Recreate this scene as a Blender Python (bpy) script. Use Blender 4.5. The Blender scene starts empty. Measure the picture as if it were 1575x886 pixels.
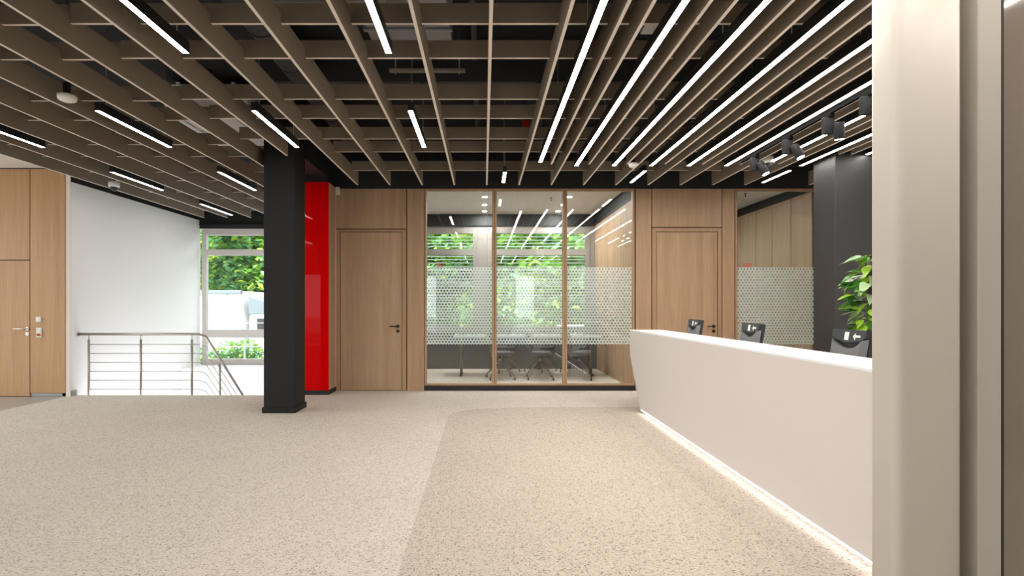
import bpy, bmesh, math, random
from mathutils import Vector, Matrix, Euler
random.seed(7)
scene = bpy.context.scene
C = scene.collection

# ------------------------------------------------------------------ camera, world, sun, exposure
cam_d = bpy.data.cameras.new('camera')
cam_d.sensor_width = 36.0
cam_d.lens = 800.0 / 1575.0 * 36.0
cam_d.shift_x = (787.5 - 744.0) / 1575.0
cam_d.shift_y = (470.0 - 443.0) / 1575.0
cam_d.clip_start = 0.05
cam_d.clip_end = 300
cam = bpy.data.objects.new('camera', cam_d)
cam.location = (0, 0, 1.39)
cam.rotation_euler = (math.pi / 2, 0, 0)
C.objects.link(cam)
scene.camera = cam

world = bpy.data.worlds.new('sky'); scene.world = world
world.use_nodes = True
wn = world.node_tree.nodes; wl = world.node_tree.links
bg = wn['Background']
bg.inputs['Color'].default_value = (0.93, 0.95, 1.0, 1)
bg.inputs['Strength'].default_value = 3.0

sun_d = bpy.data.lights.new('sun', 'SUN'); sun_d.energy = 9.0; sun_d.angle = math.radians(2)
sun_d.color = (1.0, 0.95, 0.86)
sun = bpy.data.objects.new('sun', sun_d); C.objects.link(sun)
sun.rotation_euler = Vector((0.35, 0.62, -1.15)).to_track_quat('-Z', 'Y').to_euler()

vs = scene.view_settings
vs.view_transform = 'Standard'
vs.look = 'None'
vs.exposure = 0.7
vs.gamma = 1.0
vs.use_curve_mapping = False
LED = 27.0            # linear lamps
scene.cycles.max_bounces = 10
scene.cycles.diffuse_bounces = 5
scene.cycles.transparent_max_bounces = 24
scene.cycles.sample_clamp_indirect = 6.0

# ------------------------------------------------------------------ materials
def new_mat(name):
    m = bpy.data.materials.new(name); m.use_nodes = True
    nt = m.node_tree
    return m, nt, nt.nodes, nt.links, nt.nodes['Principled BSDF']

def plain(name, col, rough=0.6, metal=0.0, spec=0.5, coat=0.0, var=0.0, vscale=8.0, bump=0.0, bscale=200.0):
    m, nt, n, l, p = new_mat(name)
    p.inputs['Base Color'].default_value = (*col, 1)
    p.inputs['Roughness'].default_value = rough
    p.inputs['Metallic'].default_value = metal
    p.inputs['Specular IOR Level'].default_value = spec
    p.inputs['Coat Weight'].default_value = coat
    p.inputs['Coat Roughness'].default_value = 0.06
    tc = n.new('ShaderNodeTexCoord')
    if var > 0:
        no = n.new('ShaderNodeTexNoise'); no.inputs['Scale'].default_value = vscale; no.inputs['Detail'].default_value = 4
        l.new(tc.outputs['Object'], no.inputs['Vector'])
        mx = n.new('ShaderNodeMix'); mx.data_type = 'RGBA'
        mx.inputs[6].default_value = (*[c * (1 - var) for c in col], 1)
        mx.inputs[7].default_value = (*[min(1, c * (1 + var)) for c in col], 1)
        l.new(no.outputs['Fac'], mx.inputs[0]); l.new(mx.outputs[2], p.inputs['Base Color'])
    if bump > 0:
        nb = n.new('ShaderNodeTexNoise'); nb.inputs['Scale'].default_value = bscale; nb.inputs['Detail'].default_value = 3
        l.new(tc.outputs['Object'], nb.inputs['Vector'])
        b = n.new('ShaderNodeBump'); b.inputs['Strength'].default_value = bump; b.inputs['Distance'].default_value = 0.003
        l.new(nb.outputs['Fac'], b.inputs['Height']); l.new(b.outputs['Normal'], p.inputs['Normal'])
    return m

def wood(name, dark, light, rough=0.5):
    m, nt, n, l, p = new_mat(name)
    tc = n.new('ShaderNodeTexCoord')
    geo = n.new('ShaderNodeObjectInfo')
    mp = n.new('ShaderNodeMapping'); mp.inputs['Scale'].default_value = (1, 1, 0.035)
    add = n.new('ShaderNodeVectorMath'); add.operation = 'ADD'
    cmb = n.new('ShaderNodeCombineXYZ')
    mul = n.new('ShaderNodeMath'); mul.operation = 'MULTIPLY'; mul.inputs[1].default_value = 13.0
    l.new(geo.outputs['Random'], mul.inputs[0]); l.new(mul.outputs[0], cmb.inputs['X'])
    l.new(tc.outputs['Object'], mp.inputs['Vector']); l.new(mp.outputs[0], add.inputs[0]); l.new(cmb.outputs[0], add.inputs[1])
    n1 = n.new('ShaderNodeTexNoise'); n1.inputs['Scale'].default_value = 7; n1.inputs['Detail'].default_value = 3
    n2 = n.new('ShaderNodeTexNoise'); n2.inputs['Scale'].default_value = 75; n2.inputs['Detail'].default_value = 4
    l.new(add.outputs[0], n1.inputs['Vector']); l.new(add.outputs[0], n2.inputs['Vector'])
    mx = n.new('ShaderNodeMath'); mx.operation = 'MULTIPLY_ADD'; mx.inputs[1].default_value = 0.5
    m2 = n.new('ShaderNodeMath'); m2.operation = 'MULTIPLY'; m2.inputs[1].default_value = 0.5
    l.new(n1.outputs['Fac'], m2.inputs[0]); l.new(n2.outputs['Fac'], mx.inputs[0]); l.new(m2.outputs[0], mx.inputs[2])
    cr = n.new('ShaderNodeValToRGB')
    cr.color_ramp.elements[0].position = 0.32; cr.color_ramp.elements[0].color = (*dark, 1)
    cr.color_ramp.elements[1].position = 0.68; cr.color_ramp.elements[1].color = (*light, 1)
    l.new(mx.outputs[0], cr.inputs['Fac']); l.new(cr.outputs['Color'], p.inputs['Base Color'])
    p.inputs['Roughness'].default_value = rough
    p.inputs['Specular IOR Level'].default_value = 0.35
    return m

def carpet(name, base, speck_d, speck_l):
    m, nt, n, l, p = new_mat(name)
    tc = n.new('ShaderNodeTexCoord')
    v = n.new('ShaderNodeTexVoronoi'); v.inputs['Scale'].default_value = 125
    l.new(tc.outputs['Object'], v.inputs['Vector'])
    sep = n.new('ShaderNodeSeparateColor'); l.new(v.outputs['Color'], sep.inputs[0])
    cr = n.new('ShaderNodeValToRGB'); cr.color_ramp.interpolation = 'CONSTANT'
    e = cr.color_ramp.elements
    e[0].position = 0; e[0].color = (*speck_d, 1)
    e[1].position = 0.07; e[1].color = (*[(a + b) / 2 for a, b in zip(base, speck_d)], 1)
    x = e.new(0.20); x.color = (*base, 1)
    x = e.new(0.72); x.color = (*speck_l, 1)
    l.new(sep.outputs[0], cr.inputs['Fac'])
    big = n.new('ShaderNodeTexNoise'); big.inputs['Scale'].default_value = 1.2; big.inputs['Detail'].default_value = 3
    l.new(tc.outputs['Object'], big.inputs['Vector'])
    mr = n.new('ShaderNodeMapRange'); mr.inputs['To Min'].default_value = 0.93; mr.inputs['To Max'].default_value = 1.07
    l.new(big.outputs['Fac'], mr.inputs['Value'])
    mx = n.new('ShaderNodeVectorMath'); mx.operation = 'SCALE'
    l.new(cr.outputs['Color'], mx.inputs[0]); l.new(mr.outputs[0], mx.inputs['Scale'])
    l.new(mx.outputs[0], p.inputs['Base Color'])
    p.inputs['Roughness'].default_value = 0.95; p.inputs['Specular IOR Level'].default_value = 0.1
    b = n.new('ShaderNodeBump'); b.inputs['Strength'].default_value = 0.35; b.inputs['Distance'].default_value = 0.004
    l.new(v.outputs['Distance'], b.inputs['Height']); l.new(b.outputs['Normal'], p.inputs['Normal'])
    return m

def glass(name, tint=(0.97, 0.99, 0.98), base=0.045, power=5.0):
    m = bpy.data.materials.new(name); m.use_nodes = True
    nt = m.node_tree; n = nt.nodes; l = nt.links
    n.clear()
    out = n.new('ShaderNodeOutputMaterial')
    tr = n.new('ShaderNodeBsdfTransparent'); tr.inputs['Color'].default_value = (*tint, 1)
    gl = n.new('ShaderNodeBsdfGlossy'); gl.inputs['Roughness'].default_value = 0.0
    lw = n.new('ShaderNodeLayerWeight'); lw.inputs['Blend'].default_value = 0.5
    pw = n.new('ShaderNodeMath'); pw.operation = 'POWER'; pw.inputs[1].default_value = power
    ml = n.new('ShaderNodeMath'); ml.operation = 'MULTIPLY_ADD'; ml.inputs[1].default_value = 0.9; ml.inputs[2].default_value = base
    l.new(lw.outputs['Facing'], pw.inputs[0]); l.new(pw.outputs[0], ml.inputs[0])
    mx = n.new('ShaderNodeMixShader')
    l.new(ml.outputs[0], mx.inputs[0]); l.new(tr.outputs[0], mx.inputs[1]); l.new(gl.outputs[0], mx.inputs[2])
    l.new(mx.outputs[0], out.inputs['Surface'])
    return m

def dotfilm(name, a=0.051):
    """white frosted film with hexagonally set clear holes (object x = across, z = up)"""
    m = bpy.data.materials.new(name); m.use_nodes = True
    nt = m.node_tree; n = nt.nodes; l = nt.links
    n.clear()
    out = n.new('ShaderNodeOutputMaterial')
    tc = n.new('ShaderNodeTexCoord'); sp = n.new('ShaderNodeSeparateXYZ'); l.new(tc.outputs['Object'], sp.inputs[0])
    def M(op, *ins):
        q = n.new('ShaderNodeMath'); q.operation = op
        for i, v in enumerate(ins):
            if isinstance(v, (int, float)): q.inputs[i].default_value = v
            else: l.new(v, q.inputs[i])
        return q.outputs[0]
    h = a * math.sqrt(3)
    def dist(ox, oz):
        x = M('SUBTRACT', M('FLOORED_MODULO', M('ADD', sp.outputs['X'], 50 + ox), a), a / 2)
        z = M('SUBTRACT', M('FLOORED_MODULO', M('ADD', sp.outputs['Z'], 50 + oz), h), h / 2)
        return M('SQRT', M('ADD', M('MULTIPLY', x, x), M('MULTIPLY', z, z)))
    d = M('MINIMUM', dist(0, 0), dist(a / 2, h / 2))
    hole = M('LESS_THAN', d, a * 0.31)
    df = n.new('ShaderNodeBsdfDiffuse'); df.inputs['Color'].default_value = (0.62, 0.65, 0.65, 1)
    tl = n.new('ShaderNodeBsdfTranslucent'); tl.inputs['Color'].default_value = (0.74, 0.80, 0.79, 1)
    m1 = n.new('ShaderNodeMixShader'); m1.inputs[0].default_value = 0.68
    l.new(df.outputs[0], m1.inputs[1]); l.new(tl.outputs[0], m1.inputs[2])
    t0 = n.new('ShaderNodeBsdfTransparent')
    m0 = n.new('ShaderNodeMixShader'); m0.inputs[0].default_value = 0.10
    l.new(m1.outputs[0], m0.inputs[1]); l.new(t0.outputs[0], m0.inputs[2])
    t1 = n.new('ShaderNodeBsdfTransparent')
    m2 = n.new('ShaderNodeMixShader'); l.new(hole, m2.inputs[0]); l.new(m0.outputs[0], m2.inputs[1]); l.new(t1.outputs[0], m2.inputs[2])
    l.new(m2.outputs[0], out.inputs['Surface'])
    return m

def emit(name, col, s):
    m = bpy.data.materials.new(name); m.use_nodes = True
    n = m.node_tree.nodes; n.clear()
    o = n.new('ShaderNodeOutputMaterial'); e = n.new('ShaderNodeEmission')
    e.inputs['Color'].default_value = (*col, 1); e.inputs['Strength'].default_value = s
    m.node_tree.links.new(e.outputs[0], o.inputs['Surface'])
    return m

def leafmat(name, a, b):
    m, nt, n, l, p = new_mat(name)
    oi = n.new('ShaderNodeTexCoord')
    no = n.new('ShaderNodeTexNoise'); no.inputs['Scale'].default_value = 0.9; no.inputs['Detail'].default_value = 4
    l.new(oi.outputs['Object'], no.inputs['Vector'])
    cr = n.new('ShaderNodeValToRGB')
    cr.color_ramp.elements[0].position = 0.35; cr.color_ramp.elements[0].color = (*a, 1)
    cr.color_ramp.elements[1].position = 0.66; cr.color_ramp.elements[1].color = (*b, 1)
    l.new(no.outputs['Fac'], cr.inputs['Fac']); l.new(cr.outputs['Color'], p.inputs['Base Color'])
    p.inputs['Roughness'].default_value = 0.55
    tl = n.new('ShaderNodeBsdfTranslucent'); l.new(cr.outputs['Color'], tl.inputs['Color'])
    mx = n.new('ShaderNodeMixShader'); mx.inputs[0].default_value = 0.4
    out = n['Material Output']
    l.new(p.outputs[0], mx.inputs[1]); l.new(tl.outputs[0], mx.inputs[2]); l.new(mx.outputs[0], out.inputs['Surface'])
    return m

M_carpet = carpet('carpet', (0.61, 0.54, 0.465), (0.34, 0.29, 0.24), (0.67, 0.605, 0.535))
M_carpet2 = carpet('carpet_inlay', (0.515, 0.445, 0.375), (0.27, 0.225, 0.18), (0.575, 0.505, 0.43))
M_stone = plain('grey_stone', (0.36, 0.34, 0.32), 0.25, var=0.25, vscale=90)
M_wood = wood('oak_veneer', (0.33, 0.205, 0.12), (0.47, 0.31, 0.195))
M_woodL = wood('oak_veneer_warm', (0.39, 0.215, 0.10), (0.53, 0.31, 0.155))
M_woodframe = wood('oak_frame', (0.32, 0.19, 0.105), (0.43, 0.27, 0.155))
M_white = plain('white_plaster', (0.82, 0.81, 0.81), 0.8, var=0.015, bump=0.05, bscale=120)
M_cream = plain('cream_plaster', (0.72, 0.66, 0.60), 0.85, var=0.02)
M_acoustic = plain('acoustic_plaster', (0.66, 0.60, 0.54), 0.9, var=0.05, vscale=60)
M_black = plain('black_paint', (0.010, 0.010, 0.011), 0.6, var=0.1)
M_void = plain('void_black', (0.012, 0.012, 0.013), 0.8)
M_charcoal_lit = plain('charcoal_paint_lit', (0.029, 0.029, 0.031), 0.5, var=0.05, bump=0.05)  # column black with the spotlights' brightening put into the colour
M_charcoal = plain('charcoal_paint', (0.0105, 0.0105, 0.0102), 0.6, spec=0.3, var=0.05, bump=0.05)
M_felt = plain('felt_baffle', (0.25, 0.205, 0.158), 0.95, spec=0.1, var=0.22, vscale=160, bump=0.2, bscale=300)
M_feltedge = plain('felt_cut_edge', (0.74, 0.66, 0.59), 0.95, spec=0.1, var=0.12, vscale=120)
M_red = plain('red_glass', (0.60, 0.001, 0.002), 0.03, spec=0.08)
M_housing = plain('black_aluminium', (0.012, 0.012, 0.013), 0.4)
M_led = emit('led_diffuser', (1.0, 0.95, 0.88), LED)
M_spotled = emit('spot_lens', (1.0, 0.93, 0.85), 30)
M_strip = emit('desk_led', (1.0, 0.97, 0.98), 5.5)
M_glass = glass('clear_glass')
M_winglass = glass('window_glass', (0.96, 0.99, 0.98), 0.03)
M_film = dotfilm('dotted_film')
M_alu = plain('beige_window_frame', (0.56, 0.52, 0.49), 0.5)
M_alud = plain('taupe_window_frame', (0.27, 0.245, 0.22), 0.5)
M_steel = plain('brushed_steel', (0.42, 0.37, 0.32), 0.35, metal=0.85)
M_nickel = plain('satin_nickel', (0.6, 0.57, 0.52), 0.3, metal=1.0)
M_track = plain('track_black', (0.006, 0.006, 0.006), 0.95, spec=0.0)
M_blk = plain('matt_black_metal', (0.008, 0.008, 0.008), 0.45)
M_deskf = plain('desk_front', (0.70, 0.635, 0.595), 0.45, var=0.01)
M_deskt = plain('desk_top_white', (0.86, 0.86, 0.86), 0.3, var=0.01)
M_mon = plain('monitor_grey', (0.14, 0.138, 0.142), 0.45)
M_spot = plain('spotlight_grey', (0.016, 0.016, 0.017), 0.6, spec=0.2)
M_mond = plain('monitor_dark', (0.025, 0.027, 0.032), 0.4)
M_whitepl = plain('white_plastic', (0.75, 0.73, 0.69), 0.4)
M_yellow = plain('yellow_plastic', (0.75, 0.5, 0.03), 0.4)
M_redpl = plain('red_plastic', (0.55, 0.01, 0.01), 0.4)
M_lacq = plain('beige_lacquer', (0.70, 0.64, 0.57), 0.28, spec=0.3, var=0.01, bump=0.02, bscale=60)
M_lacq_shade = plain('beige_lacquer_shaded', (0.26, 0.22, 0.175), 0.5)  # lacquer colour darkened to stand for the shade in the recess
M_lacq3 = plain('beige_frame', (0.45, 0.41, 0.36), 0.45)
M_taupe = plain('taupe_gloss_panel', (0.23, 0.19, 0.155), 0.08, coat=0.3, var=0.04, vscale=120)
M_rubber = plain('dark_gasket', (0.02, 0.02, 0.02), 0.7)
M_duct = plain('galvanised_duct', (0.30, 0.30, 0.31), 0.5, metal=0.3)
M_ductd = plain('dark_duct', (0.05, 0.05, 0.052), 0.6)
M_strut = plain('zinc_channel', (0.55, 0.52, 0.47), 0.45, metal=0.5)
M_redtxt = plain('red_lettering', (0.8, 0.02, 0.02), 0.6)
M_leafA = leafmat('leaf_green', (0.08, 0.24, 0.025), (0.28, 0.52, 0.06))
M_leafB = leafmat('leaf_blue_green', (0.10, 0.30, 0.12), (0.30, 0.55, 0.27))
M_leafC = leafmat('leaf_lime', (0.22, 0.38, 0.03), (0.5, 0.6, 0.08))
M_bark = plain('bark', (0.06, 0.045, 0.03), 0.9, var=0.3, vscale=12)
M_plantA = plain('plant_green', (0.035, 0.15, 0.012), 0.25, var=0.4, vscale=30)
M_plantB = plain('plant_lime', (0.24, 0.42, 0.02), 0.3, var=0.35, vscale=30)
M_plantC = plain('plant_variegated', (0.33, 0.46, 0.24), 0.25, var=0.6, vscale=45)
M_pot = plain('dark_pot', (0.03, 0.03, 0.03), 0.5)
M_truck = plain('truck_white', (0.85, 0.85, 0.85), 0.5)
M_truckg = plain('truck_grey', (0.16, 0.19, 0.22), 0.4)
M_tyre = plain('tyre', (0.015, 0.015, 0.015), 0.8)
M_asphalt = plain('asphalt', (0.2, 0.2, 0.2), 0.9, var=0.2, vscale=20)
M_chair = plain('chair_shell_grey', (0.10, 0.10, 0.105), 0.35)
M_chrome = plain('dark_chrome', (0.22, 0.2, 0.18), 0.25, metal=0.9)
M_parapet = plain('dark_parapet', (0.075, 0.07, 0.063), 0.7)
def blindmat():
    m, nt, n, l, p = new_mat('blind_white')
    p.inputs['Base Color'].default_value = (0.88, 0.9, 0.9, 1); p.inputs['Roughness'].default_value = 0.5
    tl = n.new('ShaderNodeBsdfTranslucent'); tl.inputs['Color'].default_value = (0.9, 0.92, 0.92, 1)
    mx = n.new('ShaderNodeMixShader'); mx.inputs[0].default_value = 0.5
    l.new(p.outputs[0], mx.inputs[1]); l.new(tl.outputs[0], mx.inputs[2]); l.new(mx.outputs[0], n['Material Output'].inputs['Surface'])
    return m
M_blind = blindmat()
M_sign = emit('exit_sign_green', (0.02, 0.42, 0.33), 2.0)
M_signw = emit('exit_sign_white', (1, 1, 1), 2.5)

# ------------------------------------------------------------------ mesh helpers
class MB:
    def __init__(self): self.bm = bmesh.new()
    def box(self, x0, x1, y0, y1, z0, z1, mi=0, bevel=0.0, bottom=None, mat=None):
        r = bmesh.ops.create_cube(self.bm, size=1.0)
        vs_ = r['verts']
        for v in vs_:
            v.co = Vector(((x0 + x1) / 2 + v.co.x * (x1 - x0), (y0 + y1) / 2 + v.co.y * (y1 - y0), (z0 + z1) / 2 + v.co.z * (z1 - z0)))
        fs = {f for v in vs_ for f in v.link_faces}
        for f in fs:
            f.material_index = mi
            if bottom is not None and f.calc_center_median().z < z0 + 1e-6: f.material_index = bottom
        if bevel > 0:
            es = list({e for f in fs for e in f.edges})
            bmesh.ops.bevel(self.bm, geom=es, offset=bevel, segments=2, affect='EDGES', profile=0.5)
        if mat is not None:
            for v in vs_:
                if v.is_valid: v.co = mat @ v.co
        return self
    def tube(self, pts, r, seg=8, mi=0, taper=None):
        pts = [Vector(p) for p in pts]
        rings = []
        n = len(pts)
        for i, p in enumerate(pts):
            if i == 0: d = pts[1] - pts[0]
            elif i == n - 1: d = pts[-1] - pts[-2]
            else: d = (pts[i + 1] - p).normalized() + (p - pts[i - 1]).normalized()
            d.normalize()
            up = Vector((0, 0, 1)) if abs(d.z) < 0.95 else Vector((0, 1, 0))
            a = d.cross(up).normalized(); b = d.cross(a).normalized()
            rr = r if taper is None else r * (1 + (taper - 1) * i / (n - 1))
            rings.append([self.bm.verts.new(p + a * math.cos(t) * rr + b * math.sin(t) * rr) for t in [2 * math.pi * k / seg for k in range(seg)]])
        for i in range(n - 1):
            for k in range(seg):
                f = self.bm.faces.new((rings[i][k], rings[i][(k + 1) % seg], rings[i + 1][(k + 1) % seg], rings[i + 1][k]))
                f.material_index = mi; f.smooth = True
        for rg in (rings[0][::-1], rings[-1]):
            try:
                f = self.bm.faces.new(rg); f.material_index = mi
            except ValueError: pass
        return self
    def lathe(self, prof, seg=20, origin=(0, 0, 0), mi=0, mat=None):
        o = Vector(origin); rings = []
        for (r, z) in prof:
            ring = []
            for k in range(seg):
                t = 2 * math.pi * k / seg
                c = Vector((r * math.cos(t), r * math.sin(t), z))
                if mat is not None: c = mat @ c
                ring.append(self.bm.verts.new(o + c))
            rings.append(ring)
        for i in range(len(rings) - 1):
            for k in range(seg):
                f = self.bm.faces.new((rings[i][k], rings[i][(k + 1) % seg], rings[i + 1][(k + 1) % seg], rings[i + 1][k]))
                f.smooth = True; f.material_index = mi
        for rg in (rings[0][::-1], rings[-1]):
            f = self.bm.faces.new(rg); f.material_index = mi
        return self
    def prism(self, poly, vec, mi=0):
        """closed polygon (3D points) extruded by vec"""
        v = Vector(vec)
        a = [self.bm.verts.new(Vector(p)) for p in poly]; b = [self.bm.verts.new(Vector(p) + v) for p in poly]
        n = len(a)
        fs = [self.bm.faces.new(a), self.bm.faces.new(b[::-1])]
        for i in range(n): fs.append(self.bm.faces.new((a[i], b[i], b[(i + 1) % n], a[(i + 1) % n])))
        for f in fs: f.material_index = mi
        return self
    def poly(self, pts, mi=0):
        f = self.bm.faces.new([self.bm.verts.new(Vector(p)) for p in pts]); f.material_index = mi
        return self
    def mesh(self, name, mats):
        bmesh.ops.recalc_face_normals(self.bm, faces=self.bm.faces[:])
        me = bpy.data.meshes.new(name); self.bm.to_mesh(me); self.bm.free()
        for m in (mats if isinstance(mats, (list, tuple)) else [mats]): me.materials.append(m)
        return me
    def build(self, name, mats, parent=None):
        return link(name, self.mesh(name, mats), parent)

def link(name, me, parent=None, loc=None, rot=None):
    o = bpy.data.objects.new(name, me); C.objects.link(o)
    if parent is not None: o.parent = parent
    if loc is not None: o.location = loc
    if rot is not None: o.rotation_euler = rot
    return o
def box(name, mats, x0, x1, y0, y1, z0, z1, parent=None, bevel=0.0, origin=None):
    """box whose object origin sits at its base centre (relative to the parent's own frame)"""
    cx, cy = (x0 + x1) / 2, (y0 + y1) / 2
    o = MB().box(x0 - cx, x1 - cx, y0 - cy, y1 - cy, 0, z1 - z0, bevel=bevel).build(name, mats, parent)
    o.location = (cx, cy, z0)
    if parent is not None: o.location = Vector((cx, cy, z0)) - wloc(parent)
    return o
def wloc(o):
    v = Vector(o.location)
    while o.parent is not None:
        o = o.parent; v += Vector(o.location)
    return v
def empty(name, loc=(0, 0, 0)):
    o = bpy.data.objects.new(name, None); C.objects.link(o); o.location = loc; o.empty_display_size = 0.1
    return o
def tag(o, label, cat, group=None):
    o['label'] = label; o['category'] = cat
    if group: o['group'] = group
    return o
def struct(o, label=None):
    o['kind'] = 'structure'
    if label: o['label'] = label
    return o
def part_label(o, s): o['label'] = s; return o

def text_mesh(name, s, size, mat, parent, loc, rot):
    cu = bpy.data.curves.new(name, 'FONT'); cu.body = s; cu.size = size; cu.extrude = 0.0006; cu.resolution_u = 3
    cu.align_x = 'LEFT'
    tmp = bpy.data.objects.new(name + '_tmp', cu); C.objects.link(tmp)
    dg = bpy.context.evaluated_depsgraph_get()
    me = bpy.data.meshes.new_from_object(tmp.evaluated_get(dg))
    bpy.data.objects.remove(tmp)
    me.materials.clear(); me.materials.append(mat)
    return link(name, me, parent, loc, rot)

# ------------------------------------------------------------------ key dimensions
WY = 8.483      # oak wall plane
FY = 11.6       # window facade plane
CEIL = 4.3      # dark slab
SB = 3.257      # underside of the baffles
TOP = 3.30      # top of oak wall
YB = -3.2       # glazed front behind the camera

# ------------------------------------------------------------------ floors
f = MB()
f.box(-6.385, 6.2, YB, 8.06, -0.25, 0.0)
f.box(-3.2, 6.2, 8.06, FY, -0.25, 0.0)
struct(f.build('floor', M_carpet), 'speckled beige carpet floor')
f = MB(); f.box(-9.5, -6.385, YB, 7.94, -0.25, -0.002)
struct(f.build('floor', M_stone), 'grey polished stone floor at far left')
# inlaid darker carpet field with a rounded far corner
pts = [(-0.445, 0.3)]
for k in range(9):
    t = math.pi - (math.pi / 2) * k / 8
    pts.append((-0.445 + 0.75 * (1 + math.cos(t)), 6.5 + 0.56 * math.sin(t)))
pts += [(1.0, 7.12), (1.9, 7.13), (2.6, 7.10), (2.6, 0.3)]
rug = MB().prism([(x, y, 0.0) for x, y in pts], (0, 0, 0.002)).build('carpet_inlay', M_carpet2)
tag(rug, 'darker beige speckled carpet field with rounded corner in front of reception desk', 'carpet')

# ------------------------------------------------------------------ ceiling: dark slab with baffles
ceil = MB().box(-9.5, 6.2, YB, FY, CEIL, CEIL + 0.2).build('ceiling', M_void)
struct(ceil, 'black ceiling void above brown felt baffles')
TH = 0.024; HH = 0.21
def long_baffle(x, y0, y1):
    o = MB().box(-TH / 2, TH / 2, 0, y1 - y0, 0, HH, bottom=1).build('baffle', [M_felt, M_feltedge], ceil)
    o.location = (x, y0, SB)
for k in range(-12, 12):
    x = 0.047 + 0.5 * k
    if x < -5.96 or x > 5.6: continue
    y1 = 8.065
    if x < -3.2: y1 = 11.06
    elif x < -2.6: y1 = 7.98
    elif x < -2.3: y1 = 6.486
    elif 4.3 < x < 4.9: y1 = 6.43
    long_baffle(x, 0.3, y1)
for k in range(0, 10):      # shorter baffles beside the long light lines
    x = 0.894 + 0.5 * k
    if x > 5.5: continue
    long_baffle(x, 0.3, 6.877 if not 4.3 < x < 4.95 else 6.43)
def cross_baffle(y, x0, x1):
    o = MB().box(0, x1 - x0, -TH / 2, TH / 2, 0, 0.142, bottom=1).build('cross_baffle', [M_felt, M_feltedge], ceil)
    o.location = (x0, y + TH / 2, SB + 0.14)
for y in (0.96, 1.48, 2.33, 2.85, 3.71, 4.235, 5.09, 5.624, 6.48, 6.996, 7.81):
    cross_baffle(y, -5.95, -2.965)
for y in (8.35, 9.2, 9.71, 10.55, 10.96):
    cross_baffle(y, -5.95, -3.44)
for y in (0.96, 1.48, 2.33, 2.85, 3.695, 4.21, 5.047, 5.567, 6.255):
    cross_baffle(y, -2.94 if y < 6.3 else -1.96, 5.55)
for y in (6.784, 7.727):
    cross_baffle(y, -1.96, 4.35); cross_baffle(y, 4.98, 5.55)

# services in the void
def duct_box(name, label, mat, x0, x1, y0, y1, z0, z1, flanges=4, along='x'):
    r = empty(name, ((x0 + x1) / 2, (y0 + y1) / 2, z0))
    box('duct_body', mat, x0, x1, y0, y1, z0, z1, r, bevel=0.01)
    for i in range(flanges):
        t = (i + 0.5) / flanges
        if along == 'x':
            c = x0 + (x1 - x0) * t; box('flange', mat, c - 0.02, c + 0.02, y0 - 0.02, y1 + 0.02, z0 - 0.02, z1 + 0.02, r)
        else:
            c = y0 + (y1 - y0) * t; box('flange', mat, x0 - 0.02, x1 + 0.02, c - 0.02, c + 0.02, z0 - 0.02, z1 + 0.02, r)
    return tag(r, label, 'duct')
duct_box('air_duct', 'grey rectangular air duct above the baffles left of centre', M_duct, -1.05, -0.3, 3.4, 5.05, 3.86, 4.2, 2, 'y')
duct_box('air_duct', 'dark rectangular air duct running across the ceiling void', M_ductd, -2.6, 3.8, 5.75, 6.1, 3.86, 4.2, 5, 'x')
duct_box('air_duct', 'pale metal duct above the baffles left of the black column', M_truck, -4.05, -3.0, 6.6, 7.9, 3.78, 4.2, 3, 'x')
r = empty('spiral_duct', (-2.0, 3.4, 3.98))
MB().tube([(0, 0, 0), (0, 4.6, 0)], 0.17, 20).build('duct_body', M_ductd, r)
for i in range(12):
    MB().tube([(0, 0.2 + i * 0.36, 0), (0, 0.22 + i * 0.36, 0)], 0.18, 20).build('seam', M_ductd, r)
tag(r, 'dark round spiral duct in the ceiling void', 'duct')
for (x0, x1, y, z, lb) in ((-1.67, -0.62, 4.13, 3.79, 'perforated zinc channel hanging near the front of the void'), (-0.965, -0.19, 5.33, 3.79, 'perforated zinc channel hanging mid void left of centre'),
                           (-3.3, -2.3, 3.6, 3.8, 'perforated zinc channel hanging above the left baffles')):
    r = empty('hanging_channel', ((x0 + x1) / 2, y, z))
    L = x1 - x0
    ch = MB()
    ch.box(-L / 2, L / 2, -0.02, 0.02, 0.012, 0.022)
    ch.box(-L / 2, L / 2, -0.02, -0.016, -0.008, 0.012)
    ch.box(-L / 2, L / 2, 0.016, 0.02, -0.008, 0.012)
    ch.build('channel', M_strut, r)
    for s in (-0.42, 0.42):
        MB().tube([(s * L, 0, -0.03), (s * L, 0, CEIL - z)], 0.005, 6).build('threaded_rod', M_strut, r)
    tag(r, lb, 'channel')
for (x, z, rad, lb) in ((-3.2, 4.05, 0.05, 'dark pipe running lengthwise above the left baffles'), (1.3, 4.02, 0.05, 'dark pipe running lengthwise above the light lines'), (-0.1, 4.12, 0.035, 'thin dark pipe running lengthwise above the central baffle')):
    r = empty('service_pipe', (x, 3.0, z))
    MB().tube([(0, 0, 0), (0, 5.2, 0)], rad, 12).build('pipe', M_ductd, r)
    for k in range(4):
        MB().box(-rad * 1.3, rad * 1.3, 0.4 + k * 1.3, 0.44 + k * 1.3, -rad * 1.3, rad * 1.3).tube([(0, 0.42 + k * 1.3, 0), (0, 0.42 + k * 1.3, CEIL - z)], 0.006, 6).build('pipe_clamp', M_ductd, r)
    tag(r, lb, 'pipe')

# left plaster ceiling and meeting room ceilings
struct(MB().box(-9.5, -6.0, YB, 7.94, 3.49, 3.6).build('ceiling', M_cream), 'cream plaster ceiling at far left')
cc = struct(MB().box(-2.45, 2.47, WY + 0.1, FY - 0.02, 3.42, 3.5).build('ceiling', M_acoustic), 'beige acoustic ceiling of the meeting room')
struct(MB().box(2.6, 5.43, WY + 0.1, FY - 0.02, 3.44, 3.52).build('ceiling', M_acoustic), 'beige acoustic ceiling behind the right glass')

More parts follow.
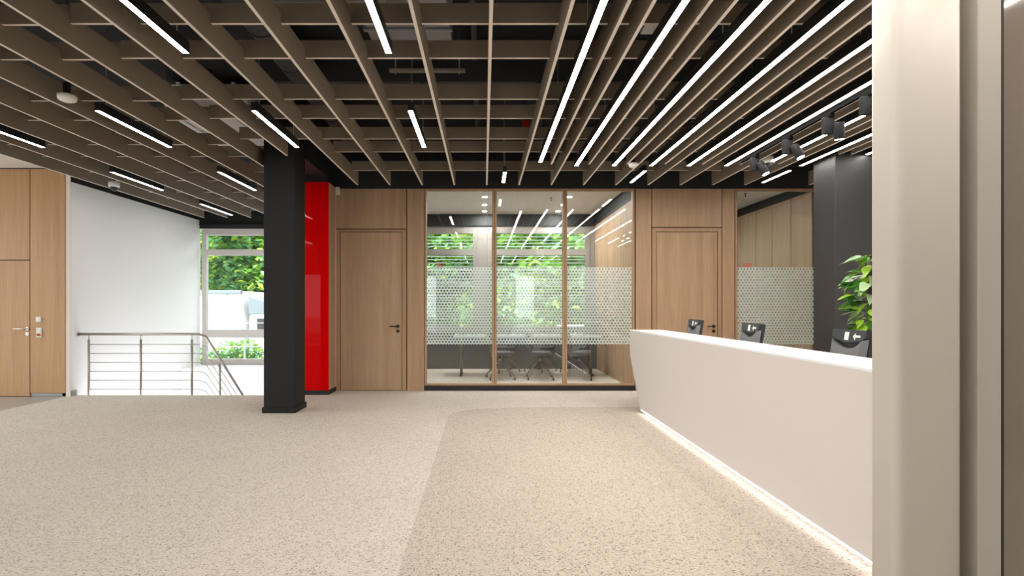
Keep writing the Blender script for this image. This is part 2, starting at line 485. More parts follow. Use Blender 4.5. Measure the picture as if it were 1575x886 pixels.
# ------------------------------------------------------------------ walls
# left: oak fronted wall, white stair wall
wl_ = MB(); wl_.box(-9.5, -6.37, 7.99, 8.15, -0.2, 3.6)
wl_o = struct(wl_.build('wall_left', M_black), 'oak clad wall with black joints at far left')
def panel(name, mat, x0, x1, z0, z1, y=WY, d=0.04, parent=None, bevel=0.002):
    return box(name, mat, x0, x1, y, y + d, z0, z1, parent, bevel)
YL = 7.94
panel('oak_panel', M_woodL, -6.922, -6.392, 0.055, 3.475, YL, 0.045, wl_o)
panel('oak_panel', M_woodL, -7.9, -6.934, 2.09, 3.475, YL, 0.045, wl_o)
panel('oak_panel', M_woodL, -9.5, -7.912, 0.055, 3.475, YL, 0.045, wl_o)
box('plinth', M_stone, -6.922, -6.392, YL + 0.02, YL + 0.045, 0, 0.05, wl_o)
box('reveal', M_cream, -6.383, -6.315, YL + 0.004, YL + 0.016, 0, 3.49, wl_o)
d1 = struct(empty('door_1', (-7.42, YL, 0)), 'oak door at far left with lever handle')
panel('door_leaf', M_woodL, -7.9, -6.934, 0.008, 2.078, YL, 0.045, d1)
def lever(parent, x, z, y, mat, direction=-1, rose=0.026, L=0.125):
    h = empty('door_handle'); h.parent = parent
    h.location = Vector((x, y, z)) - wloc(parent)
    rot = Matrix.Rotation(math.pi / 2, 4, 'X')
    MB().lathe([(rose, 0), (rose, 0.008)], 18, mat=rot).build('rose', mat, h)
    MB().tube([(0, 0, 0), (0, -0.05, 0), (direction * 0.012, -0.058, 0), (direction * L, -0.058, 0)], 0.009, 10).build('lever', mat, h)
    MB().lathe([(rose, 0), (rose, 0.008)], 18, origin=(0, 0, -0.078), mat=rot).lathe([(0.009, 0.008), (0.009, 0.016)], 10, origin=(0, 0, -0.078), mat=rot).build('key_rose', mat, h)
    return h
lever(d1, -6.965, 1.035, YL, M_nickel, -1, 0.026, 0.17)

stw = MB(); stw.box(-6.45, -6.32, 7.96, FY, -3.2, 3.285)
stw_o = struct(stw.build('wall_stair', M_white), 'white plaster wall beside the stairwell')
box('black_band', M_black, -6.45, -6.33, 7.99, FY, 3.285, CEIL, stw_o)
box('skirting', M_stone, -6.32, -6.308, 7.965, 8.07, 0, 0.085, stw_o)
gl = struct(empty('window_8', (-9.5, 2.4, 0)), 'unseen glazed front added beyond the left edge for daylight')  # unseen glazing, added so daylight reaches the left side
box('frame_sill', M_alu, -9.6, -9.5, YB, 8.0, -0.2, 0.3, gl)
box('frame_head', M_alu, -9.6, -9.5, YB, 8.0, 3.3, CEIL, gl)
for i in range(6):
    y = YB + i * (11.2 / 5)
    box('mullion', M_alu, -9.6, -9.5, y - 0.05, y + 0.05, 0.3, 3.3, gl)
    if i < 5: box('pane', M_winglass, -9.56, -9.55, y + 0.05, y + 11.2 / 5 - 0.05, 0.3, 3.3, gl)

# middle wall between stairwell and meeting room
mw = MB(); mw.box(-3.2, -2.45, 8.49, FY, -3.2, CEIL)
struct(mw.build('wall_middle', M_white), 'white wall between stairwell and meeting room')

# oak wall with doors and glazing
fw = MB()
fw.box(-2.42, -0.968, WY + 0.042, WY + 0.11, 0, TOP)
fw.box(2.466, 4.096, WY + 0.042, WY + 0.11, 0, TOP)
fw.box(5.5, 6.2, WY + 0.042, WY + 0.11, 0, TOP)
fw.box(-2.44, 6.2, WY + 0.005, WY + 0.11, TOP + 0.004, CEIL)
fw_o = struct(fw.build('wall_far', M_black), 'far wall of oak panels under a black bulkhead')
panel('oak_panel', M_wood, -2.405, -1.262, 2.645, TOP - 0.004, parent=fw_o)
panel('oak_panel', M_wood, -1.248, -0.974, 0.0, TOP - 0.004, parent=fw_o)
panel('oak_panel', M_wood, 2.480, 2.736, 0.0, TOP - 0.004, parent=fw_o)
panel('oak_panel', M_wood, 2.750, 3.880, 2.672, TOP - 0.004, parent=fw_o)
panel('oak_panel', M_wood, 3.894, 4.090, 0.0, TOP - 0.004, parent=fw_o)
panel('oak_panel', M_wood, 5.51, 6.2, 0.0, TOP - 0.004, parent=fw_o)
def oak_door(n, x0, x1, l0, l1, ztop, zleaf, label):
    d = struct(empty('door_%d' % n, ((x0 + x1) / 2, WY, 0)), label)
    panel('door_jamb', M_woodframe, x0, l0 - 0.008, 0, ztop, parent=d)
    panel('door_jamb', M_woodframe, l1 + 0.008, x1, 0, ztop, parent=d)
    panel('door_head', M_woodframe, l0 - 0.008, l1 + 0.008, zleaf + 0.008, ztop, parent=d, bevel=0.001)
    panel('door_leaf', M_wood, l0, l1, 0.008, zleaf, WY + 0.006, 0.035, parent=d)
    lever(d, l1 - 0.06, 1.052, WY + 0.006, M_blk, -1, 0.028, 0.125)
    return d
oak_door(2, -2.405, -1.262, -2.338, -1.340, 2.630, 2.586, 'oak door with black lever handle beside the red panel')
oak_door(3, 2.750, 3.880, 2.825, 3.812, 2.657, 2.588, 'oak door with black lever handle behind the reception desk')

def glazing(n, x0, x1, mull, label, number, numx, prefix=False):
    w = struct(empty('window_%d' % n, ((x0 + x1) / 2, WY, 0)), label)
    box('plinth', M_black, x0, x1, WY + 0.005, WY + 0.09, 0, 0.085, w)
    fr = 0.032
    box('frame_sill', M_woodframe, x0, x1, WY, WY + 0.09, 0.085, 0.085 + 0.028, w, 0.002)
    box('frame_head', M_woodframe, x0, x1, WY, WY + 0.09, TOP - 0.036, TOP - 0.002, w, 0.002)
    ed = [x0] + mull + [x1]
    box('frame_post', M_woodframe, x0, x0 + fr, WY, WY + 0.09, 0.113, TOP - 0.036, w, 0.002)
    box('frame_post', M_woodframe, x1 - fr, x1, WY, WY + 0.09, 0.113, TOP - 0.036, w, 0.002)
    for m_ in mull:
        box('mullion', M_woodframe, m_ - fr - 0.004, m_ - 0.003, WY, WY + 0.09, 0.113, TOP - 0.036, w, 0.002)
        box('mullion', M_woodframe, m_ + 0.003, m_ + fr + 0.004, WY, WY + 0.09, 0.113, TOP - 0.036, w, 0.002)
        box('mullion_gap', M_black, m_ - 0.003, m_ + 0.003, WY + 0.012, WY + 0.08, 0.113, TOP - 0.036, w)
    for i in range(len(ed) - 1):
        a = ed[i] + (fr if i == 0 else fr + 0.004); b = ed[i + 1] - (fr if i == len(ed) - 2 else fr + 0.004)
        pn = box('pane', M_glass, a, b, WY + 0.03, WY + 0.042, 0.113, TOP - 0.036, w)
        fl = MB().poly([(a - b, 0, 0), (0, 0, 0), (0, 0, 1.262), (a - b, 0, 1.262)]).build('dotted_film', M_film, pn)
        fl.location = Vector((b, WY + 0.044, 0.752)) - wloc(pn)
        part_label(fl, 'frosted white film with clear dots')
        if i == 0:
            R90 = (math.pi / 2, 0, 0)
            t = text_mesh('room_number', number, 0.088, M_redtxt, pn, Vector((numx, WY + 0.028, 2.022)) - wloc(pn), R90)
            part_label(t, 'red room number ' + number)
            if prefix:
                t = text_mesh('room_caption', 'Raum-Nr.', 0.023, M_redtxt, pn, Vector((numx - 0.112, WY + 0.028, 2.026)) - wloc(pn), R90)
    return w
glazing(1, -0.965, 2.462, [0.176, 1.326], 'oak framed glazing of the meeting room with dotted film', '020', -0.795)
glazing(2, 4.104, 5.5, [], 'oak framed glazing with dotted film beside the right column', '030', 4.252, True)

# meeting room side walls (oak) and right room
def clad_wall(x_face, side, y0, y1, ztop, label, name, n):
    """oak clad wall; side=-1: oak faces -x"""
    t = 0.1
    x0, x1 = (x_face, x_face + t) if side < 0 else (x_face - t, x_face)
    w = MB().box(x0 + (0.02 if side < 0 else 0), x1 - (0.02 if side > 0 else 0), y0, y1, 0, 3.44).build(name, M_black)
    struct(w, label)
    L = (y1 - y0) / n
    for i in range(n):
        xx = (x_face, x_face + 0.02) if side < 0 else (x_face - 0.02, x_face)
        box('oak_panel', M_wood, xx[0], xx[1], y0 + i * L + 0.008, y0 + (i + 1) * L - 0.008, 0.0, ztop, w)
clad_wall(2.475, -1, WY + 0.12, FY - 0.02, 3.16, 'oak clad right wall of the meeting room', 'wall_meeting', 5)
clad_wall(5.43, -1, WY + 0.12, FY - 0.02, 3.28, 'oak clad wall seen through the right glass', 'wall_side', 5)

# right hand side of the hall and glazed front behind the camera
struct(MB().box(6.2, 6.35, YB, FY, -0.2, CEIL).build('wall_right', M_cream), 'cream wall at the right of the hall')
wb = MB()
wb.box(-9.5, 6.2, YB - 0.2, YB, -0.2, 0.3); wb.box(-9.5, 6.2, YB - 0.2, YB, 2.6, CEIL)
for a_, b_ in ((-9.5, -7.6), (-6.0, -3.4), (-1.8, 1.2), (2.8, 6.2)): wb.box(a_, b_, YB - 0.2, YB, 0.3, 2.6)
struct(wb.build('wall_back', M_cream), 'cream wall behind the camera with three windows')
for i, x in enumerate((-6.8, -2.6, 2.0)):
    w = struct(empty('window_%d' % (9 + i), (x, YB, 0.3)), 'window in the wall behind the camera')
    for sx in (-0.8, -0.03, 0.74): box('frame_bar', M_alu, x + sx, x + sx + 0.06, YB - 0.15, YB - 0.07, 0.3, 2.6, w)
    for z in (0.3, 2.54): box('frame_rail', M_alu, x - 0.74, x + 0.74, YB - 0.15, YB - 0.07, z, z + 0.06, w)
    for sx in (-0.74, 0.03): box('pane', M_winglass, x + sx, x + sx + 0.71, YB - 0.11, YB - 0.1, 0.36, 2.54, w)

# ------------------------------------------------------------------ facade with windows (Y = FY)
fa = MB()
fa.box(-6.45, 6.35, FY, FY + 0.25, 3.12, CEIL)                # lintel band
fa.box(-6.45, -3.2, FY, FY + 0.25, -3.2, 0.05)
fa.box(-3.45, -2.3, FY, FY + 0.25, -1.4, 3.12)
fa.box(-0.14, 0.08, FY, FY + 0.25, 0.8, 3.12)
fa.box(2.36, 2.9, FY, FY + 0.25, 0, 3.12)
fa.box(5.1, 6.35, FY, FY + 0.25, 0, 3.12)
fa.box(-2.45, 6.35, FY, FY + 0.25, -1.4, 0.80)
fa_o = struct(fa.build('wall_facade', M_alud), 'window facade wall')
box('black_band', M_black, -6.32, -3.2, FY - 0.04, FY, 3.10, CEIL, fa_o)
box('black_band', M_black, -2.45, 5.42, FY - 0.04, FY - 0.003, 3.16, 3.43, fa_o)
box('curtain_track', M_charcoal, -6.3, -3.2, FY - 0.09, FY - 0.04, 3.17, 3.2, fa_o)
box('parapet', M_white, -6.32, -3.2, 10.9, FY, -3.2, 0.03, fa_o)
box('sill', M_white, -6.32, -3.2, 10.86, FY, 0.03, 0.07, fa_o, 0.004)
box('radiator_panel', M_parapet, -2.45, 2.475, FY - 0.2, FY, 0, 0.80, fa_o)

def facade_window(n, x0, x1, z0, z1, bars, mat, label, blind=False):
    w = struct(empty('window_%d' % n, ((x0 + x1) / 2, FY, z0)), label)
    y0, y1 = FY - 0.02, FY + 0.08
    box('frame_jamb', mat, x0, x0 + 0.10, y0, y1, z0, z1, w, 0.004)
    box('frame_jamb', mat, x1 - 0.10, x1, y0, y1, z0, z1, w, 0.004)
    box('frame_head', mat, x0 + 0.1, x1 - 0.1, y0, y1, z1 - 0.13, z1, w, 0.004)
    box('frame_sill', mat, x0 + 0.1, x1 - 0.1, y0, y1, z0, z0 + 0.13, w, 0.004)
    lo = z0 + 0.13
    for (b0, b1) in bars + [(z1 - 0.13, None)]:
        box('pane', M_winglass, x0 + 0.1, x1 - 0.1, FY + 0.03, FY + 0.042, lo, b0, w)
        if b1 is not None:
            box('transom', mat, x0 + 0.1, x1 - 0.1, y0, y1, b0, b1, w, 0.004); lo = b1
    if blind:
        b = tag(empty('venetian_blind', ((x0 + x1) / 2, FY + 0.2, z0)), blind, 'blind', 'outside blinds of the meeting room')
        me = MB().box(-(x1 - x0) / 2 + 0.06, (x1 - x0) / 2 - 0.06, -0.04, 0.04, -0.0015, 0.0015).mesh('slat', M_blind)
        k = 0
        z = z0 + 0.15
        while z < z1 - 0.05:
            link('slat', me, b, (0, 0, z - z0), (math.radians(-4), 0, 0)); z += 0.074
        for s in (-0.32, 0.32):
            MB().tube([(s * (x1 - x0), 0, 0.1), (s * (x1 - x0), 0, z1 - z0)], 0.002, 5).build('ladder_cord', M_blind, b)
    return w
facade_window(3, -6.28, -3.42, 0.07, 3.09, [(0.68, 0.853), (2.51, 2.64)], M_alu, 'pale framed stairwell window with view of trees')
facade_window(4, -2.3, -0.14, 0.80, 3.12, [(2.51, 2.65)], M_alud, 'left meeting room window', 'blind outside the left meeting room window')
facade_window(5, 0.08, 2.36, 0.80, 3.12, [(2.51, 2.65)], M_alud, 'right meeting room window', 'blind outside the wide meeting room window')
facade_window(7, 2.9, 5.1, 0.80, 3.12, [(2.51, 2.65)], M_alud, 'window of the right room')

# ------------------------------------------------------------------ stairs
st = struct(empty('stair', (-3.8, 8.06, 0)), 'stair flight going down towards the window')
ME = MB().box(-0.58, 0.58, 0, 0.22, -0.17, 0).mesh('step', M_stone)
for i in range(11):
    link('step', ME, st, (0, i * 0.186, -0.17 * (i + 1)))
box('landing', M_stone, -6.3, -3.22, 10.1, 10.9, -2.1, -1.95, st)

# ------------------------------------------------------------------ columns, bulkhead, red panel
c1 = tag(empty('column', (-2.645, 6.92, 0)), 'black square column with black skirting standing on carpet left of red panel', 'column')
box('shaft', M_charcoal, -2.845, -2.445, 6.722, 7.118, 0, CEIL, c1, 0.006)
box('skirting', M_charcoal, -2.862, -2.428, 6.706, 7.134, 0, 0.075, c1, 0.003)
c2 = tag(empty('column', (4.66, 6.66, 0)), 'black column with spotlight brightness painted into its colour, behind the reception desk at the right', 'column')
box('shaft', M_charcoal_lit, 4.363, 4.97, 6.456, 6.885, 0, CEIL, c2, 0.006)
box('skirting', M_charcoal_lit, 4.347, 4.986, 6.44, 6.9, 0, 0.075, c2, 0.003)
struct(MB().box(-2.92, -2.44, 7.14, 8.483, 3.4, CEIL).build('trim_1', M_black), 'black bulkhead behind the black column')
rp = tag(empty('red_panel_wall', (-2.8, 8.28, 0)), 'glossy red glass wall panel with black skirting between column and oak door', 'panel')
box('core', M_black, -3.2, -2.43, 8.10, 8.475, 0, 3.4, rp)
box('red_glass', M_red, -3.2, -2.412, 8.087, 8.10, 0.072, 3.31, rp, 0.002)
box('oak_side', M_wood, -2.43, -2.412, 8.101, 8.478, 0.072, 3.31, rp)
box('skirting', M_black, -3.2, -2.405, 8.08, 8.475, 0, 0.07, rp, 0.002)

# ------------------------------------------------------------------ lamps
def lamp(x, y0, y1, label, group, wires=2, z=SB):
    t = tag(empty('linear_lamp', (x, (y0 + y1) / 2, z)), label, 'ceiling light', group)
    L = (y1 - y0) / 2
    MB().box(-0.025, 0.025, -L, L, 0.0, 0.085, bevel=0.0015).build('housing', M_housing, t)
    MB().poly([(-0.0215, -L + 0.003, -0.0006), (-0.0215, L - 0.003, -0.0006), (0.0215, L - 0.003, -0.0006), (0.0215, -L + 0.003, -0.0006)]).build('diffuser', M_led, t)
    for i in range(wires):
        yy = -L + 0.12 + (2 * L - 0.24) * i / (wires - 1)
        MB().tube([(0, yy, 0.085), (0, yy, CEIL - z)], 0.0025, 5).build('suspension_wire', M_strut, t)
    return t
ordn = ['first', 'second', 'third', 'fourth', 'fifth', 'sixth', 'seventh', 'eighth', 'ninth', 'tenth']
for k in range(9):
    x = 0.737 + 0.5 * k
    y1 = 6.957
    if k == 0: y1 = 6.777
    if k == 8: y1 = 6.43
    lamp(x, 0.6, y1, 'long white light line on the right ceiling, %s counted from the left' % ordn[k], 'long light lines over the desk', 5)
lamp(0.297, 7.27, 7.9, 'short ceiling light above the middle of the glazing, seen end-on', 'short lights near the oak wall')
lamp(2.237, 7.215, 7.9, 'short ceiling light above oak panel left of right door', 'short lights near the oak wall')
lamp(4.237, 7.19, 7.9, 'short ceiling light above the right glazing near dark column', 'short lights near the oak wall')
rows = [(0.39, 1.56), (2.68, 3.854), (4.98, 6.147), (7.265, 8.43), (9.56, 10.745)]
lab = {(-5.203, 2): 'slim ceiling light cut by the left edge of the photo', (-5.203, 3): 'slim ceiling light beside the dome camera on the left',
       (-5.203, 4): 'slim ceiling light nearest the stairwell window', (-3.703, 2): 'slim ceiling light right of white detector on the left',
       (-3.703, 3): 'slim ceiling light just left of the black column', (-2.203, 1): 'slim ceiling light at the top edge, upper left',
       (-2.203, 2): 'slim ceiling light in front of the top of black column', (-0.703, 1): 'slim ceiling light at the top edge, left of centre',
       (-0.703, 2): 'slim ceiling light above the left oak door side, centre left'}
for x in (-5.203, -3.703, -2.203, -0.703):
    for i, (a, b) in enumerate(rows):
        if x > -3 and i > 2: continue
        bay = {-5.203: 'far left', -3.703: 'left', -2.203: 'centre left', -0.703: 'central'}[x]
        l_ = lab.get((x, i), 'slim ceiling light above the frame in the %s bay, %s row' % (bay, ['nearest', 'second'][i]) if i < 2 else 'slim ceiling light hidden behind the black column')
        lamp(x, a, b, l_, 'slim lights between the left baffles')
# meeting room downlights
for i, x in enumerate((0.02, 1.6)):
    for j, y in enumerate((9.71, 10.48, 11.2)):
        t = tag(empty('downlight', (x, y, 3.42)), '%s round downlight in %s row of the meeting room ceiling' % (['front', 'middle', 'rear'][j], ['left', 'right'][i]), 'downlight', 'meeting room downlights')
        MB().lathe([(0.06, -0.004), (0.06, 0.0)], 18).build('ring', M_whitepl, t)
        MB().lathe([(0.04, -0.006), (0.04, -0.004)], 18).build('lens', emit('downlight_lens', (1, 0.99, 0.97), 800) if i + j == 0 else bpy.data.materials['downlight_lens'], t)

M_fillR = emit('added_downlight_lens', (0.96, 0.98, 1.0), 480)  # unseen lamps added to brighten the room behind the right glass
for i, x in enumerate((3.3, 4.1)):
    for j, y in enumerate((9.4, 10.6)):
        t = tag(empty('downlight', (x, y, 3.44)), '%s %s added fill downlight, out of view, in the room behind the right door' % (['front', 'rear'][j], ['left', 'right'][i]), 'downlight', 'added fill lights of the right room')
        MB().lathe([(0.06, -0.004), (0.06, 0.0)], 18).build('ring', M_whitepl, t)
        MB().lathe([(0.04, -0.006), (0.04, -0.004)], 18).build('lens', M_fillR, t)

# ------------------------------------------------------------------ track and spotlights
tr = tag(empty('light_track', (3.30, 5.0, 3.213)), 'black spotlight track under the right ceiling', 'track')
MB().box(-0.018, 0.018, -3.2, 1.66, 0, 0.034, bevel=0.002).build('rail', M_track, tr)
for yy in (-2.5, -0.8, 1.0):
    MB().tube([(0, yy, 0.03), (0, yy, CEIL - 3.213)], 0.003, 5).build('suspension_wire', M_strut, tr)
def spot(y, aim, label):
    t = tag(empty('spotlight', (3.30, y, 3.213)), label, 'spotlight', 'track spotlights')
    MB().box(-0.02, 0.02, -0.05, 0.05, -0.03, 0.0, bevel=0.002).build('adapter', M_track, t)
    MB().box(-0.06, 0.035, -0.025, 0.025, -0.185, -0.03, bevel=0.003).build('driver_box', M_spot, t)
    h = empty('head'); h.parent = t; h.location = (0.045, -0.075, -0.17)
    q = Vector(aim).to_track_quat('-Z', 'Y').to_matrix().to_4x4()
    MB().lathe([(0.040, 0.07), (0.044, 0.06), (0.046, -0.075), (0.040, -0.085)], 20, mat=q).build('barrel', M_spot, h)
    MB().lathe([(0.037, -0.086), (0.037, -0.089)], 20, mat=q).build('lens', M_spotled, h)
    MB().tube([(-0.03, 0.06, 0.02), (0.0, 0, 0.0)], 0.012, 10).build('pivot', M_housing, h)
    sd = bpy.data.lights.new('spot_beam', 'SPOT'); sd.energy = 60; sd.spot_size = math.radians(50); sd.spot_blend = 0.6; sd.color = (1, 0.94, 0.88); sd.shadow_soft_size = 0.035
    so = bpy.data.objects.new('spot_beam', sd); C.objects.link(so); so.parent = h
    so.location = Vector(aim).normalized() * 0.1
    so.rotation_euler = Vector(aim).to_track_quat('-Z', 'Y').to_euler()
spot(6.316, (0.35, -0.30, -1), 'black track spotlight furthest back, beside the dome camera')
spot(5.63, (0.35, -0.30, -1), 'black track spotlight with bright lens, second from the far end')
spot(4.97, (0.12, 0.15, -1), 'black track spotlight pointing down, third from the far end')
spot(4.467, (0.3, 0.25, -1), 'black track spotlight nearest, beside the beige steel post')

# ------------------------------------------------------------------ ceiling devices
def dome(x, y, z, label):
    t = tag(empty('dome_camera', (x, y, z)), label, 'camera', 'dome cameras')
    MB().lathe([(0.070, 0.10), (0.076, 0.09), (0.076, 0.035), (0.066, 0.02)], 24).build('housing', M_whitepl, t)
    MB().lathe([(0.052, 0.02), (0.050, 0.0), (0.038, -0.025), (0.018, -0.04), (0.004, -0.043)], 20).build('dome', M_mond, t)
    MB().tube([(0, 0, 0.1), (0, 0, CEIL - z)], 0.014, 8).build('stem', M_housing, t)
dome(-5.70, 8.02, 3.195, 'white dome camera hanging from the left baffles')
dome(3.68, 6.72, 3.205, 'white dome camera hanging beside the spotlights')
def detector(x, y, z, label, rad=0.075, arm=True):
    t = tag(empty('smoke_detector', (x, y, z)), label, 'detector')
    MB().lathe([(rad * 0.55, -0.035), (rad * 0.9, -0.022), (rad, 0.0), (rad, 0.022)], 24).build('housing', M_whitepl, t)
    if arm:
        MB().box(-0.03, 0.025, -0.012, 0.012, 0.022, 0.14).tube([(0, 0, 0.12), (0, 0, CEIL - z)], 0.006, 6).build('bracket', M_housing, t)
detector(-3.78, 4.72, 3.275, 'flat white detector on black bracket in the left baffles')
detector(1.96, 6.82, 3.235, 'white round detector near the end of the light lines', 0.06)
t = tag(empty('access_point', (1.41, 4.36, 3.7)), 'pale square wireless unit above the light lines', 'access point')
MB().box(-0.08, 0.08, -0.08, 0.08, 0, 0.03, bevel=0.012).build('housing', M_whitepl, t)
MB().tube([(0, 0, 0.03), (0, 0, CEIL - 3.7)], 0.01, 6).build('stem', M_housing, t)
t = tag(empty('alarm_sounder', (0.51, 6.32, 3.55)), 'small red alarm box in the ceiling void', 'alarm')
MB().box(-0.04, 0.04, -0.03, 0.03, 0, 0.078, bevel=0.006).build('housing', M_redpl, t)
MB().tube([(0, 0, 0.078), (0, 0, CEIL - 3.55)], 0.006, 6).build('stem', M_housing, t)
t = tag(empty('motion_sensor', (-2.375, 8.46, 3.19)), 'small white motion sensor at the top corner beside the red panel', 'sensor')
MB().box(-0.033, 0.033, -0.03, 0.025, 0, 0.125, bevel=0.008).build('housing', M_whitepl, t)
MB().box(-0.025, 0.025, -0.036, -0.028, 0.01, 0.06, bevel=0.004).build('lens', M_whitepl, t)
for (x, y, z, lb) in ((1.27, 9.78, 3.42, 'small sprinkler head under the meeting room ceiling'), (4.78, 9.5, 3.44, 'small sprinkler head behind the right glazing')):
    t = tag(empty('sprinkler', (x, y, z)), lb, 'sprinkler')
    MB().lathe([(0.025, -0.006), (0.025, 0)], 14).build('rose', M_mond, t)
    MB().lathe([(0.004, -0.06), (0.018, -0.058), (0.018, -0.055), (0.006, -0.05), (0.006, -0.006)], 12).build('nozzle', M_mond, t)
for (x0, x1, y, lb) in ((1.42, 1.9, 8.9, 'dark ceiling slot in the meeting room'),):
    t = tag(empty('air_slot', ((x0 + x1) / 2, y, 3.42)), lb, 'air vent')
    MB().box(-(x1 - x0) / 2, (x1 - x0) / 2, -0.02, 0.02, -0.004, 0).build('slot', M_black, t)
    MB().box(-(x1 - x0) / 2, (x1 - x0) / 2, -0.002, 0.002, -0.007, -0.004).build('blade', M_housing, t)
# exit sign that only shows as a reflection in the glass
t = tag(empty('exit_sign', (-0.48, 1.4, 3.05)), 'green escape route sign hanging from the ceiling', 'sign')
MB().box(-0.17, 0.17, -0.012, 0.012, 0, 0.17, bevel=0.002).build('lightbox', M_sign, t)
a = MB()
a.poly([(-0.14, 0.0135, 0.085), (-0.06, 0.0135, 0.14), (-0.06, 0.0135, 0.1), (-0.01, 0.0135, 0.1), (-0.01, 0.0135, 0.07), (-0.06, 0.0135, 0.07), (-0.06, 0.0135, 0.03)])
a.build('arrow', M_signw, t)
a = MB()
a.poly([(0.03, 0.0135, 0.02), (0.14, 0.0135, 0.02), (0.14, 0.0135, 0.15), (0.03, 0.0135, 0.15)])
a.build('doorway_symbol', M_signw, t)
for s in (-0.14, 0.14): MB().tube([(s, 0, 0.17), (s, 0, CEIL - 3.05)], 0.002, 5).build('suspension_wire', M_strut, t)

# ------------------------------------------------------------------ railing
ry = 8.10
rl = tag(empty('stair_railing', (-5.3, ry, 0)), 'brushed steel railing with horizontal rods beside the white stair wall', 'railing')
O = Vector((-5.3, ry, 0))
def rp_(pts): return [Vector(p) - O for p in pts]
slope = 0.914
def bent(zh, x0, rad, name, mat, end_y=9.75):
    xb = -4.36
    pts = [(x0, ry, zh), (xb - 0.07, ry, zh)]
    for k in range(1, 5):
        tt = k / 5 * math.pi / 2
        pts.append((xb - 0.07 + 0.07 * math.sin(tt), ry + 0.07 * (1 - math.cos(tt)), zh - slope * 0.05 * k / 5))
    pts.append((xb, ry + 0.09, zh - slope * 0.07))
    pts.append((xb, end_y, zh - slope * (end_y - ry - 0.02)))
    return MB().tube(rp_(pts), rad, 12).build(name, mat, rl)
bent(0.946, -6.30, 0.0205, 'handrail', M_steel)
for i in range(6):
    bent(0.783 - 0.1394 * i, -6.15, 0.006, 'rod', M_steel)
for x in (-6.15, -5.34, -4.545):
    p = MB().tube(rp_([(x, ry, -0.2), (x, ry, 0.86)]), 0.017, 12).build('post', M_steel, rl)
    MB().tube(rp_([(x, ry, 0.86), (x, ry, 0.93)]), 0.006, 8).build('pin', M_steel, p)
for y in (8.60, 9.45):
    zt = 0.946 - slope * (y - ry - 0.02)
    p = MB().tube(rp_([(-4.36, y, zt - 1.05), (-4.36, y, zt - 0.09)]), 0.017, 12).build('post', M_steel, rl)
    MB().tube(rp_([(-4.36, y, zt - 0.09), (-4.36, y, zt - 0.01)]), 0.006, 8).build('pin', M_steel, p)
MB().tube(rp_([(-6.31, ry, 0.946), (-6.30, ry, 0.946)]), 0.03, 14).build('wall_rose', M_steel, rl)

# ------------------------------------------------------------------ wall switches on left oak panel
def sw(x, z, w, h, label):
    t = tag(empty('wall_switch', (x, YL, z)), label, 'switch')
    MB().box(-w / 2, w / 2, -0.012, 0.0, 0, h, bevel=0.004).build('plate', M_whitepl, t)
    return t
t = sw(-6.788, 1.140, 0.082, 0.08, 'square white wall switch on oak panel, the upper one')
MB().box(-0.028, 0.028, -0.016, -0.011, 0.012, 0.068, bevel=0.003).build('rocker', M_whitepl, t)
t = sw(-6.782, 0.905, 0.082, 0.145, 'tall white switch plate with yellow and red key switch, the lower one')
MB().box(-0.027, 0.027, -0.016, -0.011, 0.080, 0.135, bevel=0.003).build('rocker', M_whitepl, t)
k_ = MB().box(-0.027, 0.027, -0.015, -0.011, 0.012, 0.068, bevel=0.002).build('key_plate', M_yellow, t)
MB().lathe([(0.016, 0.0), (0.014, 0.02)], 14, origin=(0, -0.014, 0.04), mat=Matrix.Rotation(math.pi / 2, 4, 'X')).box(-0.026, 0.026, -0.034, -0.016, 0.034, 0.046).build('rotary_knob', M_redpl, k_)

# ------------------------------------------------------------------ reception desk
dk = tag(empty('reception_desk', (2.4, 4.7, 0)), 'long pale reception desk with white counter top and glowing base', 'desk')
O2 = Vector((2.4, 4.7, 0))
NY = 2.2
def dkb(b, name, mat, par=dk): return b.build(name, mat, par)
# front panel: far end edge kinks inward below the counter
fp = MB()
A = [(2.0, 7.11, 1.045), (2.012, 7.15, 0.71), (2.018, 6.72, 0.058), (2.018, NY, 0.058), (2.0, NY, 1.045)]
fp.prism([Vector(p) - O2 for p in A], (0.02, 0, 0))
dkb(fp, 'front_panel', M_deskf)
ct = MB().box(2.0 - 2.4, 2.415 - 2.4, NY - 4.7, 7.11 - 4.7, 1.045, 1.062, bevel=0.002)
dkb(ct, 'counter_top', M_deskt)
dkb(MB().box(2.395 - 2.4, 2.415 - 2.4, NY - 4.7, 7.08 - 4.7, 0.70, 1.045), 'counter_back', M_deskt)
dkb(MB().box(2.07 - 2.4, 3.05 - 2.4, NY - 4.7, 7.19 - 4.7, 0.70, 0.735, bevel=0.002), 'worktop', M_deskt)
ep = MB().prism([Vector(p) - O2 for p in [(2.04, 7.20, 0.735), (2.05, 6.76, 0.05), (2.95, 6.76, 0.05), (3.0, 7.20, 0.735)]], (0, 0.02, 0))
dkb(ep, 'end_panel', M_deskt)
dkb(MB().box(2.10 - 2.4, 2.14 - 2.4, NY - 4.7, 6.66 - 4.7, 0.0, 0.70), 'plinth_panel', M_deskt)
for y in (2.3, 4.0, 5.4):
    dkb(MB().box(2.16 - 2.4, 2.98 - 2.4, y - 4.7, y + 0.03 - 4.7, 0, 0.70), 'support_panel', M_deskt)
part_label(dkb(MB().box(2.024 - 2.4, 2.038 - 2.4, NY - 4.7, 6.69 - 4.7, 0.040, 0.056), 'light_strip', M_strip), 'white light strip under the desk front')

